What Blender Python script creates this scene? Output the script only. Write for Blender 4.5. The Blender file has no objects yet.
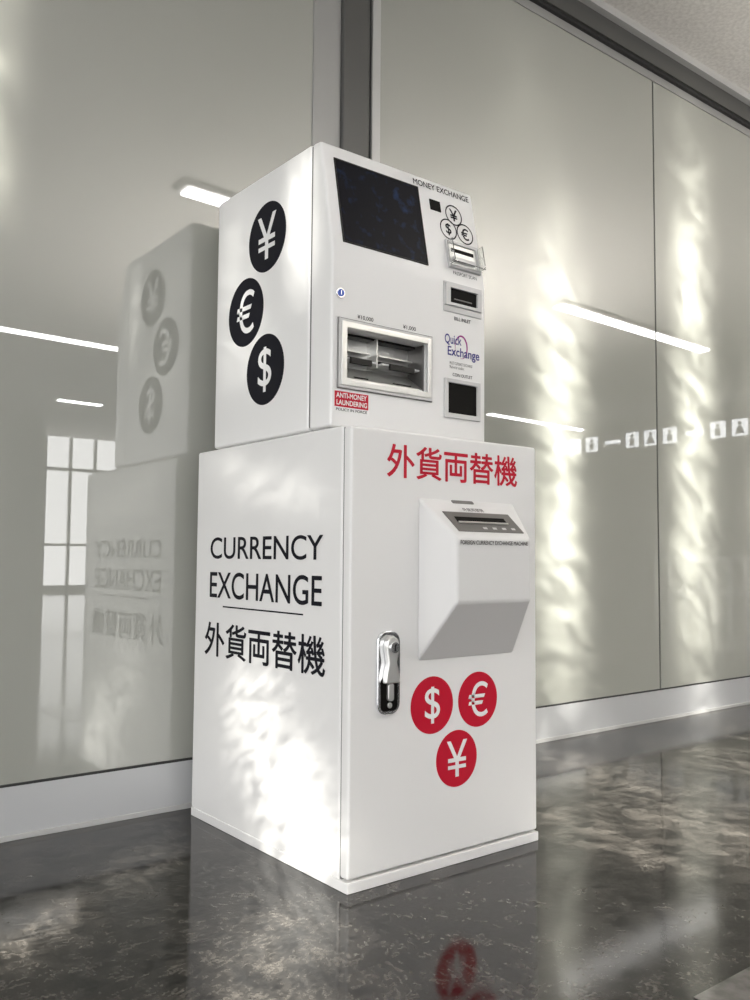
import bpy, bmesh, math, random, numpy as np
from mathutils import Vector, Matrix
sc=bpy.context.scene
col=bpy.context.collection
sc.view_settings.view_transform='Standard'
# ------------------------------------------------------------ materials
def mat(name, color=(.8,.8,.8), rough=.5, metal=0., ior=1.5, emis=None, estr=0., bump=0., bscale=200., spec=None, coat=0.):
    m=bpy.data.materials.new(name); m.use_nodes=True; nt=m.node_tree; b=nt.nodes["Principled BSDF"]
    b.inputs["Base Color"].default_value=(*color,1); b.inputs["Roughness"].default_value=rough
    b.inputs["Metallic"].default_value=metal; b.inputs["IOR"].default_value=ior
    b.inputs["Coat Weight"].default_value=coat
    if spec is not None: b.inputs["Specular IOR Level"].default_value=spec
    if emis: b.inputs["Emission Color"].default_value=(*emis,1); b.inputs["Emission Strength"].default_value=estr
    if bump:
        tc=nt.nodes.new("ShaderNodeTexCoord"); n=nt.nodes.new("ShaderNodeTexNoise"); n.inputs["Scale"].default_value=bscale
        bp=nt.nodes.new("ShaderNodeBump"); bp.inputs["Strength"].default_value=bump; bp.inputs["Distance"].default_value=.002
        nt.links.new(tc.outputs["Object"],n.inputs["Vector"]); nt.links.new(n.outputs["Fac"],bp.inputs["Height"]); nt.links.new(bp.outputs[0],b.inputs["Normal"])
    return m
def noisecol(m,c1,c2,scale,detail=4,coords="Object",lo=.35,hi=.65,rough=None):
    nt=m.node_tree; b=nt.nodes["Principled BSDF"]
    tc=nt.nodes.new("ShaderNodeTexCoord"); n=nt.nodes.new("ShaderNodeTexNoise"); n.inputs["Scale"].default_value=scale; n.inputs["Detail"].default_value=detail
    r=nt.nodes.new("ShaderNodeValToRGB"); r.color_ramp.elements[0].position=lo; r.color_ramp.elements[0].color=(*c1,1); r.color_ramp.elements[1].position=hi; r.color_ramp.elements[1].color=(*c2,1)
    nt.links.new(tc.outputs[coords],n.inputs["Vector"]); nt.links.new(n.outputs["Fac"],r.inputs[0]); nt.links.new(r.outputs[0],b.inputs["Base Color"])
    return m
M={}
M['white']=mat("white_powder_coat",(.82,.818,.81),.38)
M['white2']=mat("white_shell_paint",(.83,.83,.825),.3)
M['hood']=mat("grey_white_hood",(.74,.74,.735),.4)
M['black']=mat("black_vinyl",(.004,.004,.009),.6,spec=.2)
M['red']=mat("red_vinyl",(.52,.004,.026),.5,spec=.3)
M['wvinyl']=mat("white_vinyl",(.85,.85,.85),.45)
M['dark']=mat("dark_plastic",(.010,.009,.008),.35,spec=.25)
M['cavity']=mat("dark_cavity",(.005,.0045,.004),.6,spec=.1)
M['steel']=mat("brushed_steel",(.72,.72,.70),.3,.85)
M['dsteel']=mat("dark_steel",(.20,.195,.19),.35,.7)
M['chrome']=mat("chrome",(.82,.83,.85),.12,.92)
M['seam']=mat("seam_grey",(.16,.16,.16),.7)  # plain grey for the joints between doors and bodies
M['grey']=mat("grey_plate",(.45,.45,.45),.4)
M['lgrey']=mat("light_grey_bezel",(.6,.6,.6),.35)
M['clear']=mat("clear_acrylic",(.9,.92,.92),.05); M['clear'].node_tree.nodes["Principled BSDF"].inputs["Transmission Weight"].default_value=.95
M['blue']=mat("blue_print",(.02,.02,.22),.45)
M['bluebright']=mat("blue_key_core",(.02,.08,.45),.35)
M['purple']=mat("purple_print",(.35,.03,.25),.45)
M['alu']=mat("anodised_aluminium",(.40,.40,.39),.4,.2)
M['aludark']=mat("dark_aluminium",(.12,.12,.115),.4,.3)
M['alulight']=mat("light_aluminium",(.60,.60,.59),.35,.2)
M['base']=mat("baseboard_metal",(.59,.60,.61),.35,.2)
M['gasket']=mat("rubber_gasket",(.03,.03,.03),.6)
M['lamp']=mat("lamp_diffuser",(.9,.9,.9),.5,emis=(1,.98,.95),estr=17)
M['icon']=mat("lit_pictogram",(.8,.8,.8),.5,emis=(.95,.97,1),estr=2.4)
M['signboard']=mat("sign_board_grey",(.09,.09,.095),.5)
M['wallgrey']=mat("painted_wall_grey",(.18,.18,.17),.7)
M['pillar']=mat("dark_pillar_cladding",(.07,.07,.068),.5)
M['rail']=mat("white_rail",(.9,.9,.9),.4)
M['ceil']=noisecol(mat("ceiling_board",(.5,.49,.47),.9,bump=.3,bscale=150),(.70,.675,.645),(.84,.815,.785),60)
# glass wall: milky back-painted glazing
g=mat("milky_glass",(.33,.335,.31),.002,ior=2.4)
noisecol(g,(.40,.408,.368),(.47,.477,.432),.5,2,lo=.3,hi=.7)
nt=g.node_tree; b=nt.nodes["Principled BSDF"]
tc=nt.nodes.new("ShaderNodeTexCoord"); n=nt.nodes.new("ShaderNodeTexNoise"); n.inputs["Scale"].default_value=1.0; n.inputs["Detail"].default_value=0
bp=nt.nodes.new("ShaderNodeBump"); bp.inputs["Strength"].default_value=.03; bp.inputs["Distance"].default_value=.003
nt.links.new(tc.outputs["Object"],n.inputs["Vector"]); nt.links.new(n.outputs["Fac"],bp.inputs["Height"]); nt.links.new(bp.outputs[0],b.inputs["Normal"])
M['glass']=g
# screen
s=mat("touch_screen_glass",(.002,.002,.004),.06,ior=1.25)
nt=s.node_tree; b=nt.nodes["Principled BSDF"]
tc=nt.nodes.new("ShaderNodeTexCoord"); n=nt.nodes.new("ShaderNodeTexNoise"); n.inputs["Scale"].default_value=34; n.inputs["Detail"].default_value=3
r=nt.nodes.new("ShaderNodeValToRGB"); r.color_ramp.elements[0].position=.56; r.color_ramp.elements[0].color=(.001,.0013,.003,1); r.color_ramp.elements[1].position=.78; r.color_ramp.elements[1].color=(.008,.022,.06,1)
nt.links.new(tc.outputs["Object"],n.inputs["Vector"]); nt.links.new(n.outputs["Fac"],r.inputs[0]); nt.links.new(r.outputs[0],b.inputs["Emission Color"]); b.inputs["Emission Strength"].default_value=1
M['screen']=s
# floor: dark polished speckled stone
f=mat("polished_dark_stone",(.04,.04,.04),.1,ior=1.40)
nt=f.node_tree; b=nt.nodes["Principled BSDF"]; L=nt.links.new; N=nt.nodes.new
tc=N("ShaderNodeTexCoord")
n1=N("ShaderNodeTexNoise"); n1.inputs["Scale"].default_value=14; n1.inputs["Detail"].default_value=7; n1.inputs["Roughness"].default_value=.82
n2=N("ShaderNodeTexNoise"); n2.inputs["Scale"].default_value=110; n2.inputs["Detail"].default_value=2
r1=N("ShaderNodeValToRGB"); r1.color_ramp.elements[0].position=.41; r1.color_ramp.elements[0].color=(.005,.0047,.0044,1); r1.color_ramp.elements[1].position=.65; r1.color_ramp.elements[1].color=(.076,.069,.061,1)
r2=N("ShaderNodeValToRGB"); r2.color_ramp.elements[0].position=.4; r2.color_ramp.elements[0].color=(.5,.5,.5,1); r2.color_ramp.elements[1].position=.62; r2.color_ramp.elements[1].color=(1.25,1.25,1.25,1)
mx=N("ShaderNodeMix"); mx.data_type='RGBA'; mx.blend_type='MULTIPLY'; mx.inputs[0].default_value=1
L(tc.outputs["Object"],n1.inputs["Vector"]); L(tc.outputs["Object"],n2.inputs["Vector"]); L(n1.outputs["Fac"],r1.inputs[0]); L(n2.outputs["Fac"],r2.inputs[0])
L(r1.outputs[0],mx.inputs[6]); L(r2.outputs[0],mx.inputs[7]); L(mx.outputs[2],b.inputs["Base Color"])
r3=N("ShaderNodeMapRange"); r3.inputs[1].default_value=.35; r3.inputs[2].default_value=.65; r3.inputs[3].default_value=.02; r3.inputs[4].default_value=.12
L(n1.outputs["Fac"],r3.inputs[0]); L(r3.outputs[0],b.inputs["Roughness"])
bp=N("ShaderNodeBump"); bp.inputs["Strength"].default_value=.06; bp.inputs["Distance"].default_value=.002
L(n1.outputs["Fac"],bp.inputs["Height"]); L(bp.outputs[0],b.inputs["Normal"])
M['floor']=f
M['floorlight']=noisecol(mat("light_stone_tile",(.2,.2,.19),.15),(.08,.075,.07),(.17,.16,.15),25)
# ------------------------------------------------------------ geometry helpers
def link(o,parent=None,m=None):
    col.objects.link(o)
    if parent: o.parent=parent
    if m is not None: o.data.materials.append(M[m] if isinstance(m,str) else m)
    return o
def empty(name,loc=(0,0,0)):
    e=bpy.data.objects.new(name,None); e.empty_display_size=.1; col.objects.link(e); return e
def bev(o,w,seg=3):
    if w:
        md=o.modifiers.new("bevel","BEVEL"); md.width=w; md.segments=seg; md.limit_method='ANGLE'; md.harden_normals=False
        for p in o.data.polygons: p.use_smooth=True
        md2=o.modifiers.new("wn","WEIGHTED_NORMAL"); md2.keep_sharp=True
def hexa(name,co,m,parent=None,bw=0):
    me=bpy.data.meshes.new(name); me.from_pydata([tuple(c) for c in co],[],[(0,3,2,1),(4,5,6,7),(0,1,5,4),(1,2,6,5),(2,3,7,6),(3,0,4,7)])
    bm=bmesh.new(); bm.from_mesh(me); bmesh.ops.recalc_face_normals(bm,faces=bm.faces); bm.to_mesh(me); bm.free()
    o=bpy.data.objects.new(name,me); link(o,parent,m); bev(o,bw); return o
def box(name,x0,x1,y0,y1,z0,z1,m,parent=None,bw=0):
    return hexa(name,[(x0,y0,z0),(x1,y0,z0),(x1,y1,z0),(x0,y1,z0),(x0,y0,z1),(x1,y0,z1),(x1,y1,z1),(x0,y1,z1)],m,parent,bw)
def prism_x(name,prof,x0,x1,m,parent=None,bw=0):
    n=len(prof); v=[(x0,y,z) for y,z in prof]+[(x1,y,z) for y,z in prof]
    fs=[tuple(range(n)),tuple(range(2*n-1,n-1,-1))]+[(i,(i+1)%n,n+(i+1)%n,n+i) for i in range(n)]
    me=bpy.data.meshes.new(name); me.from_pydata(v,[],fs)
    bm=bmesh.new(); bm.from_mesh(me); bmesh.ops.recalc_face_normals(bm,faces=bm.faces); bm.to_mesh(me); bm.free()
    o=bpy.data.objects.new(name,me); link(o,parent,m); bev(o,bw); return o
def apply_mods(o):
    bpy.context.view_layer.update()
    dg=bpy.context.evaluated_depsgraph_get(); me=bpy.data.meshes.new_from_object(o.evaluated_get(dg)); o.modifiers.clear(); o.data=me
def cut(o,cutters):
    for c in cutters:
        md=o.modifiers.new("b","BOOLEAN"); md.operation='DIFFERENCE'; md.object=c; md.solver='EXACT'
    apply_mods(o)
    for c in cutters: bpy.data.objects.remove(c)
class Plane:
    def __init__(s,O,U,V): s.O=Vector(O); s.U=Vector(U).normalized(); s.V=Vector(V).normalized(); s.N=s.U.cross(s.V)
    def P(s,u,v,n=0): return s.O+s.U*u+s.V*v+s.N*n
def pbox(name,pl,u0,u1,v0,v1,n0,n1,m,parent=None,bw=0):
    return hexa(name,[pl.P(u0,v0,n0),pl.P(u1,v0,n0),pl.P(u1,v1,n0),pl.P(u0,v1,n0),pl.P(u0,v0,n1),pl.P(u1,v0,n1),pl.P(u1,v1,n1),pl.P(u0,v1,n1)],m,parent,bw)
def pframe(name,pl,o,i,n0,n1,m,parent):
    v=[];
    for n in (n0,n1):
        for r in (o,i):
            v+=[pl.P(r[0],r[2],n),pl.P(r[1],r[2],n),pl.P(r[1],r[3],n),pl.P(r[0],r[3],n)]
    fs=[]
    for k in range(4):
        j=(k+1)%4
        fs+=[(k,j,4+j,4+k),(8+k,12+k,12+j,8+j),(k,8+k,8+j,j),(4+k,4+j,12+j,12+k)]
    me=bpy.data.meshes.new(name); me.from_pydata([tuple(a) for a in v],[],fs)
    bm=bmesh.new(); bm.from_mesh(me); bmesh.ops.recalc_face_normals(bm,faces=bm.faces); bm.to_mesh(me); bm.free()
    ob=bpy.data.objects.new(name,me); link(ob,parent,m); bev(ob,.0012,2); return ob
def ppoly(name,pl,pts,n0,n1,m,parent,bw=0):
    k=len(pts); v=[pl.P(a,b_,n0) for a,b_ in pts]+[pl.P(a,b_,n1) for a,b_ in pts]
    fs=[tuple(range(k)),tuple(range(2*k-1,k-1,-1))]+[(i,(i+1)%k,k+(i+1)%k,k+i) for i in range(k)]
    me=bpy.data.meshes.new(name); me.from_pydata([tuple(a) for a in v],[],fs)
    bm=bmesh.new(); bm.from_mesh(me); bmesh.ops.recalc_face_normals(bm,faces=bm.faces); bm.to_mesh(me); bm.free()
    o=bpy.data.objects.new(name,me); link(o,parent,m); bev(o,bw,3); return o
def circ(cu,cv,r,n=64,ry=None): 
    ry=ry or r
    return [(cu+r*math.cos(2*math.pi*i/n),cv+ry*math.sin(2*math.pi*i/n)) for i in range(n)]
def rrect(u0,u1,v0,v1,r,n=8):
    p=[]
    for cx,cy,a in ((u1-r,v1-r,0),(u0+r,v1-r,90),(u0+r,v0+r,180),(u1-r,v0+r,270)):
        for i in range(n+1):
            t=math.radians(a+90*i/n); p.append((cx+r*math.cos(t),cy+r*math.sin(t)))
    return p
def ptext(name,pl,body,rect,m,parent,bold=0.,keep=False,n0=.0006):
    """text mesh fitted to a rectangle on a plane; bold = stroke thickening in em (built from shifted copies)"""
    cu=bpy.data.curves.new(name,"FONT"); cu.body=body; cu.size=1; cu.align_x='LEFT'; cu.resolution_u=6
    t=bpy.data.objects.new(name,cu); col.objects.link(t); bpy.context.view_layer.update()
    me=bpy.data.meshes.new_from_object(t.evaluated_get(bpy.context.evaluated_depsgraph_get())); bpy.data.objects.remove(t)
    co=np.array([v.co[:2] for v in me.vertices]); polys=[tuple(p.vertices) for p in me.polygons]
    offs=[(0,0)] if not bold else [(bold*math.cos(a*math.pi/4),bold*math.sin(a*math.pi/4)) for a in range(8)]+[(0,0)]
    mn=co.min(0)-bold; mxx=co.max(0)+bold; u0,u1,v0,v1=rect
    sx=(u1-u0)/(mxx[0]-mn[0]); sy=(v1-v0)/(mxx[1]-mn[1])
    if keep: sx=sy; ucen=(u0+u1)/2; u0=ucen-sx*(mxx[0]-mn[0])/2
    V=[];F=[]
    for k,(ox,oy) in enumerate(offs):
        b0=len(V)
        for x,y in co: V.append(tuple(pl.P(u0+(x+ox-mn[0])*sx, v0+(y+oy-mn[1])*sy, n0+k*.00002)))
        F+=[tuple(i+b0 for i in p) for p in polys]
    me=bpy.data.meshes.new(name); me.from_pydata(V,[],F); o=bpy.data.objects.new(name,me); link(o,parent,m); return o
def badge(pl,cu,cv,r,sym,disc,ink,parent,nm,n=.0):
    ppoly(nm+"_disc",pl,circ(cu,cv,r),n,n+.0006,disc,parent)
    ptext(nm+"_symbol",pl,sym,(cu-r,cu+r,cv-r*.64,cv+r*.64),ink,parent,bold=.004,keep=True,n0=n+.0012)
def ring(pl,cu,cv,r,w,m,parent,nm,n=0):
    k=48; v=[];fs=[]
    for i in range(k):
        t=2*math.pi*i/k
        for rr in (r,r-w): v.append(tuple(pl.P(cu+rr*math.cos(t),cv+rr*math.sin(t),n+.0008)))
    for i in range(k): j=(i+1)%k; fs.append((2*i,2*j,2*j+1,2*i+1))
    me=bpy.data.meshes.new(nm); me.from_pydata(v,[],fs); o=bpy.data.objects.new(nm,me); link(o,parent,m)
W,D,H=.566,.688,.95
# ================================================================= pedestal cabinet
cab=empty("steel_pedestal_cabinet")
box("plinth",-.002,W+.002,-.002,D-.004,0,.022,'white',cab,.002)
box("body",0,W,.031,D,.018,H,'white',cab,.006)
box("seam_gasket",.004,W-.004,.026,.034,.02,H-.004,'seam',cab)
door=box("door",0,W,0,.028,.026,H-.003,'white',cab,.006)
FR=Plane((0,0,0),(1,0,0),(0,0,1))
SD=Plane((0,0,0),(0,-1,0),(0,0,1))
ptext("kanji_front",FR,"外貨両替機",(.094,.498,.845,.918),'red',cab,bold=.014)
badge(FR,.226,.353,.062,"$",'red','wvinyl',cab,"dollar_badge")
badge(FR,.366,.353,.062,"€",'red','wvinyl',cab,"euro_badge")
badge(FR,.300,.229,.062,"¥",'red','wvinyl',cab,"yen_badge")
ptext("lettering_currency",SD,"CURRENCY",(-.606,-.098,.667,.722),'black',cab,bold=.007)
ptext("lettering_exchange",SD,"EXCHANGE",(-.606,-.100,.568,.634),'black',cab,bold=.007)
pbox("rule_line",SD,-.535,-.172,.5455,.549,0,.0007,'black',cab)
ptext("kanji_side",SD,"外貨両替機",(-.628,-.085,.420,.506),'black',cab,bold=.012)
# hood
bx0,bx1,fx0,fx1,fy=.181,.483,.216,.446,-.09
zt,zb,ft,fb=.806,.449,.719,.579
v=[(bx0,0,zb),(bx1,0,zb),(bx1,0,zt),(bx0,0,zt),(fx0,fy,fb),(fx1,fy,fb),(fx1,fy,ft),(fx0,fy,ft)]
hood=hexa("intake_hood",v,'hood',cab,.006)
HT=Plane(((bx0+bx1)/2,0,zt),(1,0,0),Vector((0,-fy,zt-ft)))
ppoly("slot_plate",HT,[(-.108,-.045),(.098,-.045),(.104,-.108),(-.100,-.108)],-.001,.002,'dsteel',cab,.001)
ppoly("slot_opening",HT,[(-.085,-.062),(.07,-.062),(.07,-.078),(-.085,-.078)],.001,.0026,'cavity',cab)
ppoly("slot_lip",HT,[(-.085,-.079),(.07,-.079),(.07,-.083),(-.085,-.083)],.001,.005,'steel',cab)
for i in range(4): pbox("slot_mark_%d"%i,HT,-.02+.03*i,-.008+.03*i,-.1,-.094,.001,.0026,'lgrey',cab)
ppoly("hood_label",HT,rrect(-.055,.012,-.014,-.004,.003),-.001,.0012,'dsteel',cab)
ptext("hood_kanji",HT,"外貨両替機",(-.040,.025,-.041,-.029),'dark',cab,.0,n0=.0012)
HFp=Plane((fx0,fy,ft),(1,0,0),(0,0,1))
ptext("hood_text",HFp,"FOREIGN CURRENCY EXCHANGE MACHINE",(.008,.218,-.016,-.007),'dark',cab,.01,n0=.0012)
# swing handle lock
ppoly("handle_plate",FR,rrect(.067,.129,.346,.520,.024),0,.008,'chrome',cab,.003)
ppoly("handle_recess",FR,rrect(.075,.121,.354,.425,.012),.007,.0086,'cavity',cab)
ppoly("handle_grip",FR,[(.080,.488),(.084,.503),(.098,.512),(.112,.503),(.116,.488),(.110,.455),(.116,.43),(.118,.412),(.078,.412),(.080,.43),(.086,.455)],.008,.022,'steel',cab,.004)
ppoly("lock_barrel",FR,circ(.098,.487,.012,32),.02,.028,'chrome',cab,.001)
pbox("key_slot",FR,.0968,.0992,.480,.494,.0278,.0286,'cavity',cab)
ppoly("grip_lower",FR,rrect(.090,.106,.375,.412,.006),.008,.016,'steel',cab,.002)
ppoly("latch_button",FR,circ(.098,.366,.006,24),.008,.012,'steel',cab,.001)
# ================================================================= exchange machine (upper unit)
mc=empty("currency_exchange_machine")
ux0,ux1,yf=.039,.527,.133
box("base_skirt",ux0+.012,ux1-.012,yf+.02,D-.015,.9505,.968,'grey',mc)
box("rear_shell",ux0,ux1,.222,D-.012,.962,1.640,'white2',mc,.008)
box("shell_seam",ux0+.004,ux1-.004,.214,.226,.97,1.634,'seam',mc)
cz,ty,tz=1.37,.185,1.636
fd=prism_x("front_door",[(.218,.964),(yf,.964),(yf,cz),(ty,tz),(.218,1.639)],ux0+.001,ux1-.001,'white2',mc,.007)
cutters=[box("c1",.078,.322,.10,.205,1.072,1.192,'cavity'),box("c2",.400,.490,.10,.19,1.312,1.343,'cavity'),box("c3",.396,.488,.10,.19,1.034,1.104,'cavity')]
cut(fd,cutters)
FU=Plane((0,yf,0),(1,0,0),(0,0,1))
pframe("bay_frame",FU,(.058,.338,1.053,1.211),(.074,.326,1.069,1.195),-.002,.006,'lgrey',mc)
pframe("bay_inner_trim",FU,(.064,.332,1.059,1.205),(.079,.321,1.073,1.191),.004,.0085,'steel',mc)
pframe("bay_dark_edge",FU,(.056,.340,1.051,1.213),(.059,.337,1.054,1.210),-.002,.004,'dsteel',mc)  # thin dark steel edge around the bay frame
box("bay_back",.079,.321,.198,.204,1.073,1.191,'steel',mc)
box("bay_floor",.079,.321,.136,.2,1.073,1.076,'steel',mc)
box("bay_roof",.079,.321,.17,.2,1.186,1.191,'dark',mc)
box("bay_side_a",.079,.082,.14,.2,1.074,1.19,'steel',mc)
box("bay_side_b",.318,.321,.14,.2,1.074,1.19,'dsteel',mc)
hexa("bay_chute",[(.083,.140,1.077),(.317,.140,1.077),(.317,.196,1.095),(.083,.196,1.095),(.083,.140,1.080),(.317,.140,1.080),(.317,.196,1.118),(.083,.196,1.118)],'steel',mc)
for i,(a,b_) in enumerate(((.084,.185),(.200,.316))):
    box("bill_shelf_%d"%i,a,b_,.150,.198,1.126,1.131,'lgrey',mc,.001)
    box("bill_lip_%d"%i,a+.02,b_-.02,.144,.152,1.117,1.131,'dark',mc,.001)
    box("bill_cover_%d"%i,a+.006,b_-.006,.170,.196,1.150,1.154,'steel',mc,.001)
    box("bill_slot_%d"%i,a+.012,b_-.012,.196,.1985,1.134,1.146,'cavity',mc)
    box("chute_slot_%d"%i,a+.03,b_-.03,.145,.160,1.0815,1.087,'dark',mc,.001)
box("bay_divider",.190,.194,.160,.2,1.12,1.188,'steel',mc)
ptext("label_ten_thousand",FU,"¥10,000",(.112,.158,1.217,1.228),'black',mc,.01)
ptext("label_thousand",FU,"¥1,000",(.248,.288,1.217,1.228),'black',mc,.01)
pframe("inlet_frame",FU,(.382,.506,1.302,1.358),(.398,.492,1.310,1.347),-.002,.007,'lgrey',mc)
pframe("inlet_trim",FU,(.378,.510,1.286,1.362),(.382,.506,1.302,1.358),-.002,.003,'lgrey',mc)
box("inlet_back",.401,.489,.150,.189,1.313,1.342,'cavity',mc)
pbox("inlet_throat",FU,.397,.493,1.309,1.348,-.003,.001,'cavity',mc)
pbox("inlet_mouth",FU,.414,.476,1.320,1.323,-.001,.002,'dsteel',mc,.001)
ptext("label_bill",FU,"BILL INLET",(.415,.472,1.268,1.277),'black',mc,.01)
pframe("outlet_frame",FU,(.380,.503,1.020,1.118),(.392,.492,1.032,1.108),-.002,.006,'lgrey',mc)
box("outlet_back",.397,.487,.16,.189,1.035,1.103,'cavity',mc)
pbox("outlet_flap",FU,.390,.494,1.030,1.110,-.004,.001,'cavity',mc,.001)
ptext("label_coin",FU,"COIN OUTLET",(.410,.478,1.126,1.134),'black',mc,.01)
ptext("logo_quick",FU,"Quick",(.383,.440,1.202,1.230),'blue',mc,.015)
ptext("logo_exchange",FU,"Exchange",(.393,.503,1.170,1.200),'blue',mc,.015)
pts=[];inner=[]
for i in range(40):
    t=math.radians(-100+300*i/39); a=math.sin(math.pi*i/39)*.004
    pts.append((.440+.022*math.cos(t),1.203+.030*math.sin(t))); inner.insert(0,(.440+(.0215-a)*math.cos(t),1.203+(.0295-a)*math.sin(t)))
ppoly("logo_swirl",FU,pts+inner,.0,.0005,'purple',mc)
ptext("logo_small",FU,"MULTI CURRENCY EXCHANGE\nMachine for travellers",(.40,.478,1.145,1.162),'black',mc,.0)
pbox("sticker",FU,.047,.148,.998,1.048,0,.0006,'wvinyl',mc)
pbox("sticker_red",FU,.050,.145,1.010,1.045,.0004,.001,'red',mc)
ptext("sticker_text",FU,"ANTI-MONEY\nLAUNDERING",(.054,.141,1.014,1.042),'wvinyl',mc,.02,n0=.0014)
ptext("sticker_text2",FU,"POLICY IN FORCE",(.054,.141,1.001,1.007),'black',mc,.01,n0=.0014)
ppoly("lock_ring",FU,circ(.062,1.268,.012,32),0,.004,'chrome',mc,.001)
ppoly("lock_core",FU,circ(.062,1.268,.008,32),.004,.006,'bluebright',mc)
pbox("lock_key_slot",FU,.061,.063,1.263,1.273,.0055,.0065,'chrome',mc)
# sloped control panel
SL=Plane((0,yf,cz),(1,0,0),Vector((0,ty-yf,tz-cz))); SLN=math.hypot(ty-yf,tz-cz)
def sv(t): return t*SLN
pframe("screen_bezel",SL,(.072,.332,sv(.075),sv(.875)),(.076,.328,sv(.09),sv(.86)),-.001,.002,'dark',mc)
pbox("touch_screen",SL,.075,.329,sv(.087),sv(.863),-.002,.0008,'screen',mc)
ptext("lettering_money_exchange",SL,"MONEY EXCHANGE",(.318,.510,sv(.895),sv(.955)),'black',mc,.012)
for sym,cu_,cv_,nm in (("¥",.446,.695,"yen"),("$",.420,.525,"dollar"),("€",.478,.525,"euro")):
    ring(SL,cu_,sv(cv_),.029,.0035,'black',mc,nm+"_ring"); ptext(nm+"_mark",SL,sym,(cu_-.02,cu_+.02,sv(cv_)-.017,sv(cv_)+.017),'black',mc,.015,keep=True)
pbox("sensor_window",SL,.366,.402,sv(.68),sv(.79),-.001,.002,'cavity',mc,.001)
pframe("reader_frame",SL,(.400,.512,sv(.12),sv(.40)),(.410,.502,sv(.16),sv(.37)),-.001,.007,'lgrey',mc)
pbox("reader_plate",SL,.409,.503,sv(.155),sv(.375),-.001,.003,'steel',mc)
pbox("reader_slot",SL,.418,.494,sv(.29),sv(.325),.002,.0045,'cavity',mc)
pbox("reader_rollers",SL,.418,.494,sv(.19),sv(.235),.002,.009,'lgrey',mc,.002)
for a in (.402,.508): pbox("reader_guard",SL,a,a+.003,sv(.16),sv(.38),.007,.026,'clear',mc,.001)
pbox("reader_guard_front",SL,.402,.511,sv(.14),sv(.15),.007,.026,'clear',mc,.001)
ptext("reader_label",SL,"PASSPORT SCAN",(.415,.497,sv(.06),sv(.095)),'black',mc,.0)
SU=Plane((ux0,0,0),(0,-1,0),(0,0,1))
badge(SU,-.415,1.473,.0885,"¥",'black','wvinyl',mc,"side_yen")
badge(SU,-.515,1.302,.0885,"€",'black','wvinyl',mc,"side_euro")
badge(SU,-.415,1.137,.0885,"$",'black','wvinyl',mc,"side_dollar")
# ================================================================= room
YW=.753; CZ=2.949
def glasspane(n,x0,x1): return box("window_%d"%n,x0,x1,YW+.001,YW+.015,.128,2.785,'glass')
box("wall_back",-3.2,16,YW+.03,YW+.13,0,3.1,'wallgrey')
glasspane(1,-3.2,.40); glasspane(2,.655,2.195); glasspane(3,2.205,5.2); glasspane(4,5.214,8.2); glasspane(5,8.214,16)
box("trim_1",2.195,2.205,YW+.004,YW+.022,.128,2.785,'gasket')
box("trim_2",5.2,5.214,YW+.004,YW+.022,.128,2.785,'gasket'); box("trim_9",8.2,8.214,YW+.004,YW+.022,.128,2.785,'gasket')
post=empty("trim_3")
box("post_flat",.396,.500,YW-.005,YW+.029,.13,2.785,'alu',post,.002)
box("post_rib",.500,.606,YW-.02,YW+.029,.13,2.785,'aludark',post,.006)
box("post_groove",.606,.626,YW,YW+.029,.13,2.785,'gasket',post)
box("post_edge",.626,.660,YW-.008,YW+.029,.13,2.785,'alulight',post,.002)
box("trim_4",-3.2,16,YW-.004,YW+.029,2.785,2.82,'alu'); box("trim_5",-3.2,16,YW-.02,YW+.029,2.82,2.835,'gasket')
box("trim_6",-3.2,16,YW-.03,YW+.029,2.835,2.915,'aludark'); box("trim_7",-3.2,16,YW-.06,YW+.029,2.915,2.949,'alulight')
bb=empty("baseboard_back")
box("kick_panel",-3.2,16,YW-.006,YW+.029,.012,.128,'base',bb,.002); box("kick_foot",-3.2,16,YW-.010,YW+.029,0,.013,'alulight',bb,.001)
box("kick_gasket",-3.2,16,YW-.0065,YW+.022,.126,.131,'gasket',bb)
box("floor",-12,16,-14,YW+.03,-.1,0,'floor')
box("floor_inlay",.18,12,-1.05,-.655,0,.0015,'floorlight')
box("ceiling",-3.6,16,-14,YW+.03,CZ,CZ+.1,'ceil')
box("wall_right",16,16.1,-14,YW+.1,0,3.05,'wallgrey')
far=empty("wall_front")
for i,(a,b_) in enumerate(((-3.6,-2.2),(1.2,4.3),(5.75,8.2),(10.2,16))): box("pier_%d"%i,a,b_,-14.1,-14,0,CZ,'wallgrey',far)
def doorframe(n,a,b_,k):
    e=empty("window_%d"%n)
    for i in range(k+1):
        x=a+(b_-a)*i/k; box("frame_v%d"%i,x-.03,x+.03,-14.08,-14.02,0,CZ,'alulight',e)
    box("frame_h",a,b_,-14.08,-14.02,2.3,2.36,'aludark',e); box("frame_b",a,b_,-14.08,-14.02,0,.1,'aludark',e)
    box("frame_m",a,b_,-14.08,-14.02,.85,.9,'alulight',e)
doorframe(6,-2.2,1.2,3); doorframe(7,4.3,5.75,3); doorframe(8,8.2,10.2,3)
for k,(px,py) in enumerate(((3.2,-11.8),(5.95,-12.6),(9.6,-11.8))):
    pl_=empty("structural_pillar"); box("shaft",px-.25,px+.25,py-.25,py+.25,.1,CZ,'pillar',pl_,.02); box("foot",px-.27,px+.27,py-.27,py+.27,0,.1,'aludark',pl_,.01)
# guard rails standing in the hall behind
gr=empty("guard_rail")
for k in range(8):
    x=11.6; y=-5.6+k*.26
    box("post_%d"%k,x-.03,x+.03,y-.03,y+.03,0,.72,'rail',gr)
for z in (.15,.68): box("bar_%d"%int(z*100),11.57,11.63,-5.63,-3.75,z,z+.06,'rail',gr)
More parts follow.
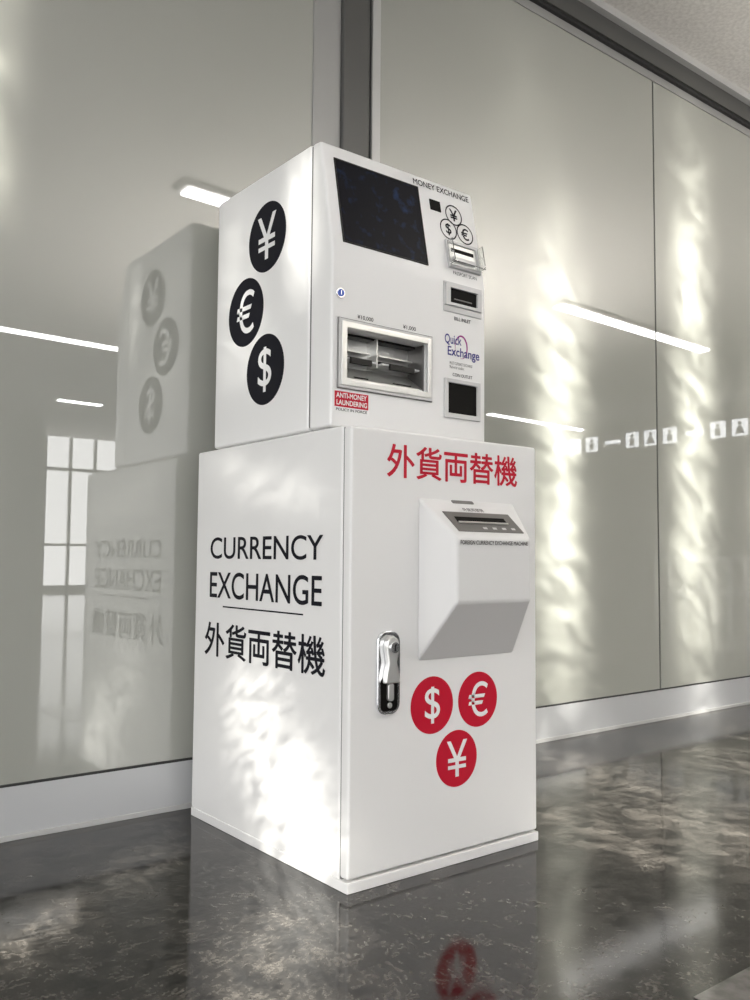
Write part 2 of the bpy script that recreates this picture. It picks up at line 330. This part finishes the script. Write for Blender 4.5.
# ceiling lights (rows run slightly skew to the glazing)
def strip(x0,x1,y0,y1):
    e=empty("ceiling_light")
    def q(nm,w,e0,z0,z1,m):
        hexa(nm,[(x0-e0,y0-w,z0),(x1+e0,y1-w,z0),(x1+e0,y1+w,z0),(x0-e0,y0+w,z0),(x0-e0,y0-w,z1),(x1+e0,y1-w,z1),(x1+e0,y1+w,z1),(x0-e0,y0+w,z1)],m,e)
    q("housing",.09,.03,CZ-.035,CZ-.001,'alulight'); q("diffuser",.06,0,CZ-.05,CZ-.034,'lamp')
def rowA(x): return -1.90-.043*(x-1.2)
def rowB(x): return -6.1-.065*(x-1.3)
for x0 in (-2.4,1.25,4.93,8.65): strip(x0,x0+2.5,rowA(x0),rowA(x0+2.5))
for x0 in (.16,4.5,8.68): strip(x0,x0+2.45,rowB(x0),rowB(x0+2.45))
strip(3.1,3.75,-9.75,-9.8); strip(6.5,9,-9.9,-10.0)
# hanging sign
sg=empty("hanging_sign")
box("board",10.7,10.8,-7.0,-2.6,2.39,2.73,'signboard',sg,.01)
for y in (-6.4,-3.2): box("hanger",10.74,10.76,y-.01,y+.01,2.73,CZ,'aludark',sg)
SG=Plane((10.7,0,0),(0,-1,0),(0,0,1))
u=2.8
for i,shape in enumerate("rrrrgrrrgrra"):
    if shape=='r':
        pbox("pictogram_%d"%i,SG,u,u+.24,2.45,2.69,0,.01,'icon',sg)
        ppoly("figure_%d"%i,SG,circ(u+.12,2.63,.03,16),.009,.013,'signboard',sg)
        if i%2: pbox("figure_body_%d"%i,SG,u+.08,u+.16,2.48,2.59,.009,.013,'signboard',sg)
        else: ppoly("figure_body_%d"%i,SG,[(u+.05,2.48),(u+.19,2.48),(u+.15,2.59),(u+.09,2.59)],.009,.013,'signboard',sg)
        u+=.34
    elif shape=='g': pbox("lettering_%d"%i,SG,u,u+.3,2.54,2.60,0,.01,'icon',sg); u+=.45
    else: ppoly("arrow",SG,[(u+.28,2.57),(u+.16,2.67),(u+.16,2.59),(u,2.59),(u,2.55),(u+.16,2.55),(u+.16,2.47)],0,.01,'icon',sg)
# ================================================================= light
w=bpy.data.worlds.new("world"); sc.world=w; w.use_nodes=True
bg=w.node_tree.nodes["Background"]; bg.inputs[0].default_value=(1,.99,.985,1); bg.inputs[1].default_value=3.0
up=bpy.data.lights.new("ceiling_bounce_fill","SPOT"); up.energy=1400; up.spot_size=math.radians(130); up.spot_blend=1; up.shadow_soft_size=.15; up.color=(1,.96,.90)  # added fill spot aimed up to brighten the ceiling, not a fixture of the hall
uo=bpy.data.objects.new("ceiling_bounce_fill",up); uo.location=(3.6,-2.8,.3); uo.rotation_euler=(math.radians(180),0,0); col.objects.link(uo)
def gobo(name,loc,target,patches,power,radius=.01,size=70,color=(1,.97,.89)):
    """spot lamp throwing rippled sun-glint patches; patch=(end A, end B, half width, gain, warp, ripple density (across,along), floor level)"""
    ld=bpy.data.lights.new(name,"SPOT"); ld.energy=power; ld.spot_size=math.radians(size); ld.spot_blend=.1; ld.shadow_soft_size=radius; ld.color=color
    lo=bpy.data.objects.new(name,ld); col.objects.link(lo); loc=Vector(loc)
    q=(Vector(target)-loc).to_track_quat('-Z','Y'); lo.location=loc; lo.rotation_mode='QUATERNION'; lo.rotation_quaternion=q
    inv=q.to_matrix().inverted()
    ld.use_nodes=True; nt=ld.node_tree; N=nt.nodes.new; L=nt.links.new; em=nt.nodes["Emission"]
    def mth(op,a,b=None):
        n=N("ShaderNodeMath"); n.operation=op
        for i,x in enumerate((a,b)):
            if x is None: continue
            if isinstance(x,(int,float)): n.inputs[i].default_value=x
            else: L(x,n.inputs[i])
        return n.outputs[0]
    tc=N("ShaderNodeTexCoord"); sp=N("ShaderNodeSeparateXYZ"); L(tc.outputs["Normal"],sp.inputs[0])
    az=mth('ABSOLUTE',sp.outputs[2]); U=mth('DIVIDE',sp.outputs[0],az); V=mth('DIVIDE',sp.outputs[1],az)
    cb=N("ShaderNodeCombineXYZ"); L(U,cb.inputs[0]); L(V,cb.inputs[1])
    nz=N("ShaderNodeTexNoise"); nz.inputs["Scale"].default_value=9; nz.inputs["Detail"].default_value=2; L(cb.outputs[0],nz.inputs["Vector"])
    s2=N("ShaderNodeSeparateColor"); L(nz.outputs["Color"],s2.inputs[0])
    total=None
    for k,(A,B,hw,gain,warp,rs,lo_) in enumerate(patches):
        pa=inv@(Vector(A)-loc); pb=inv@(Vector(B)-loc); a2=Vector((pa.x/-pa.z,pa.y/-pa.z)); b2=Vector((pb.x/-pb.z,pb.y/-pb.z))
        c2=(a2+b2)/2; dr=b2-a2; hh=dr.length/2; dr.normalize(); tilt=math.atan2(-dr.x,dr.y); hw/=(-(pa.z+pb.z)/2); cu,cv=c2
        du=mth('ADD',mth('SUBTRACT',U,cu),mth('MULTIPLY',mth('SUBTRACT',s2.outputs[0],.5),warp*hw*5))
        dv=mth('ADD',mth('SUBTRACT',V,cv),mth('MULTIPLY',mth('SUBTRACT',s2.outputs[1],.5),warp*hh*1.5))
        c_,s_=math.cos(tilt),math.sin(tilt)
        ru=mth('ADD',mth('MULTIPLY',du,c_/hw),mth('MULTIPLY',dv,s_/hw)); rv=mth('ADD',mth('MULTIPLY',dv,c_/hh),mth('MULTIPLY',du,-s_/hh))
        e=mth('ADD',mth('POWER',mth('ABSOLUTE',ru),2.),mth('POWER',mth('ABSOLUTE',rv),4.))
        mk=mth('EXPONENT',mth('MULTIPLY',e,-1.))
        cc=N("ShaderNodeCombineXYZ"); L(mth('MULTIPLY',ru,rs[0]),cc.inputs[0]); L(mth('ADD',mth('MULTIPLY',rv,rs[1]),mth('MULTIPLY',ru,rs[0]*.6)),cc.inputs[1]); cc.inputs[2].default_value=3.7*k+1
        rn=N("ShaderNodeTexNoise"); rn.inputs["Scale"].default_value=1.; rn.inputs["Detail"].default_value=3; rn.inputs["Distortion"].default_value=.6; L(cc.outputs[0],rn.inputs["Vector"])
        mr=N("ShaderNodeMapRange"); mr.inputs[1].default_value=.38; mr.inputs[2].default_value=.68; mr.inputs[3].default_value=lo_; mr.inputs[4].default_value=1.; L(rn.outputs["Fac"],mr.inputs[0])
        mk=mth('MULTIPLY',mth('MULTIPLY',mk,mr.outputs[0]),gain)
        total=mk if total is None else mth('ADD',total,mk)
    L(total,em.inputs["Strength"])
    return lo
gobo("sun_glint_wall",(.2,-6.5,1.6),(1.8,.75,1.2),[
  ((1.56,YW,.2),(1.56,YW,1.85),.13,1.2,.22,(.9,10),.32),((2.48,YW,.2),(2.48,YW,2.5),.14,1.2,.22,(.9,11),.32),
  ((1.2,YW,1.5),(1.5,YW,2.8),.4,.07,.2,(.6,1),.4),((3.1,YW,.4),(3.1,YW,2.4),.12,.3,.3,(1,4),.3)],8200)
gobo("sun_glint_cabinet",(-4.2,-1.9,1.6),(0,.3,.5),[
  ((0,.42,.42),(0,.13,-.05),.12,.6,.3,(1.9,19),.04),((0,.19,.24),(0,.08,0),.08,.7,.3,(1.4,9),.15),
  ((.039,.60,1.55),(.039,.5,1.1),.10,.22,.3,(1,4),.3),((.039,.27,1.62),(.039,.25,1.3),.05,.6,.2,(1,2),.4),((0,.62,.90),(0,.1,.80),.05,.14,.3,(1,3),.3)],3300,size=80)
gobo("sun_glint_glazing",(-2.6,-3.2,2.4),(-.6,.4,.9),[
  ((-.56,YW,2.3),(-.56,YW,1.5),.06,.15,.3,(.8,3),.3),((-.63,.12,0),(-.45,.28,0),.05,1.3,.5,(1.5,5),.1),((-.12,.02,0),(-.4,-.35,0),.12,.9,.4,(1.5,5),.1),((-.25,.5,0),(-.3,.3,0),.08,.5,.4,(1.5,5),.1)],15000,size=100)
gobo("sun_glint_floor",(2.6,-4.5,2.75),(1.3,0,0),[
  ((1.38,.55,0),(.82,-.45,0),.13,1.,.3,(1.2,4),.22),((1.9,.45,0),(1.5,-.1,0),.12,.7,.3,(1.2,4),.22),((.85,.25,0),(.62,-.3,0),.05,.9,.4,(1,4),.15),((2.6,.6,0),(1.9,.1,0),.08,.6,.3,(1,3),.2)],27000,size=90)
# ================================================================= camera
C=(-1.0791,-1.4496,.6731)
R=Matrix.Rotation(-.6672,4,'Z')@Matrix.Rotation(math.pi/2+.0655,4,'X')@Matrix.Rotation(.0078,4,'Z')
cd=bpy.data.cameras.new("camera"); cam=bpy.data.objects.new("camera",cd); col.objects.link(cam)
cam.matrix_world=Matrix.Translation(C)@R
cd.sensor_fit='VERTICAL'; cd.sensor_height=36; cd.lens=36*.8797; cd.clip_start=.05
sc.camera=cam
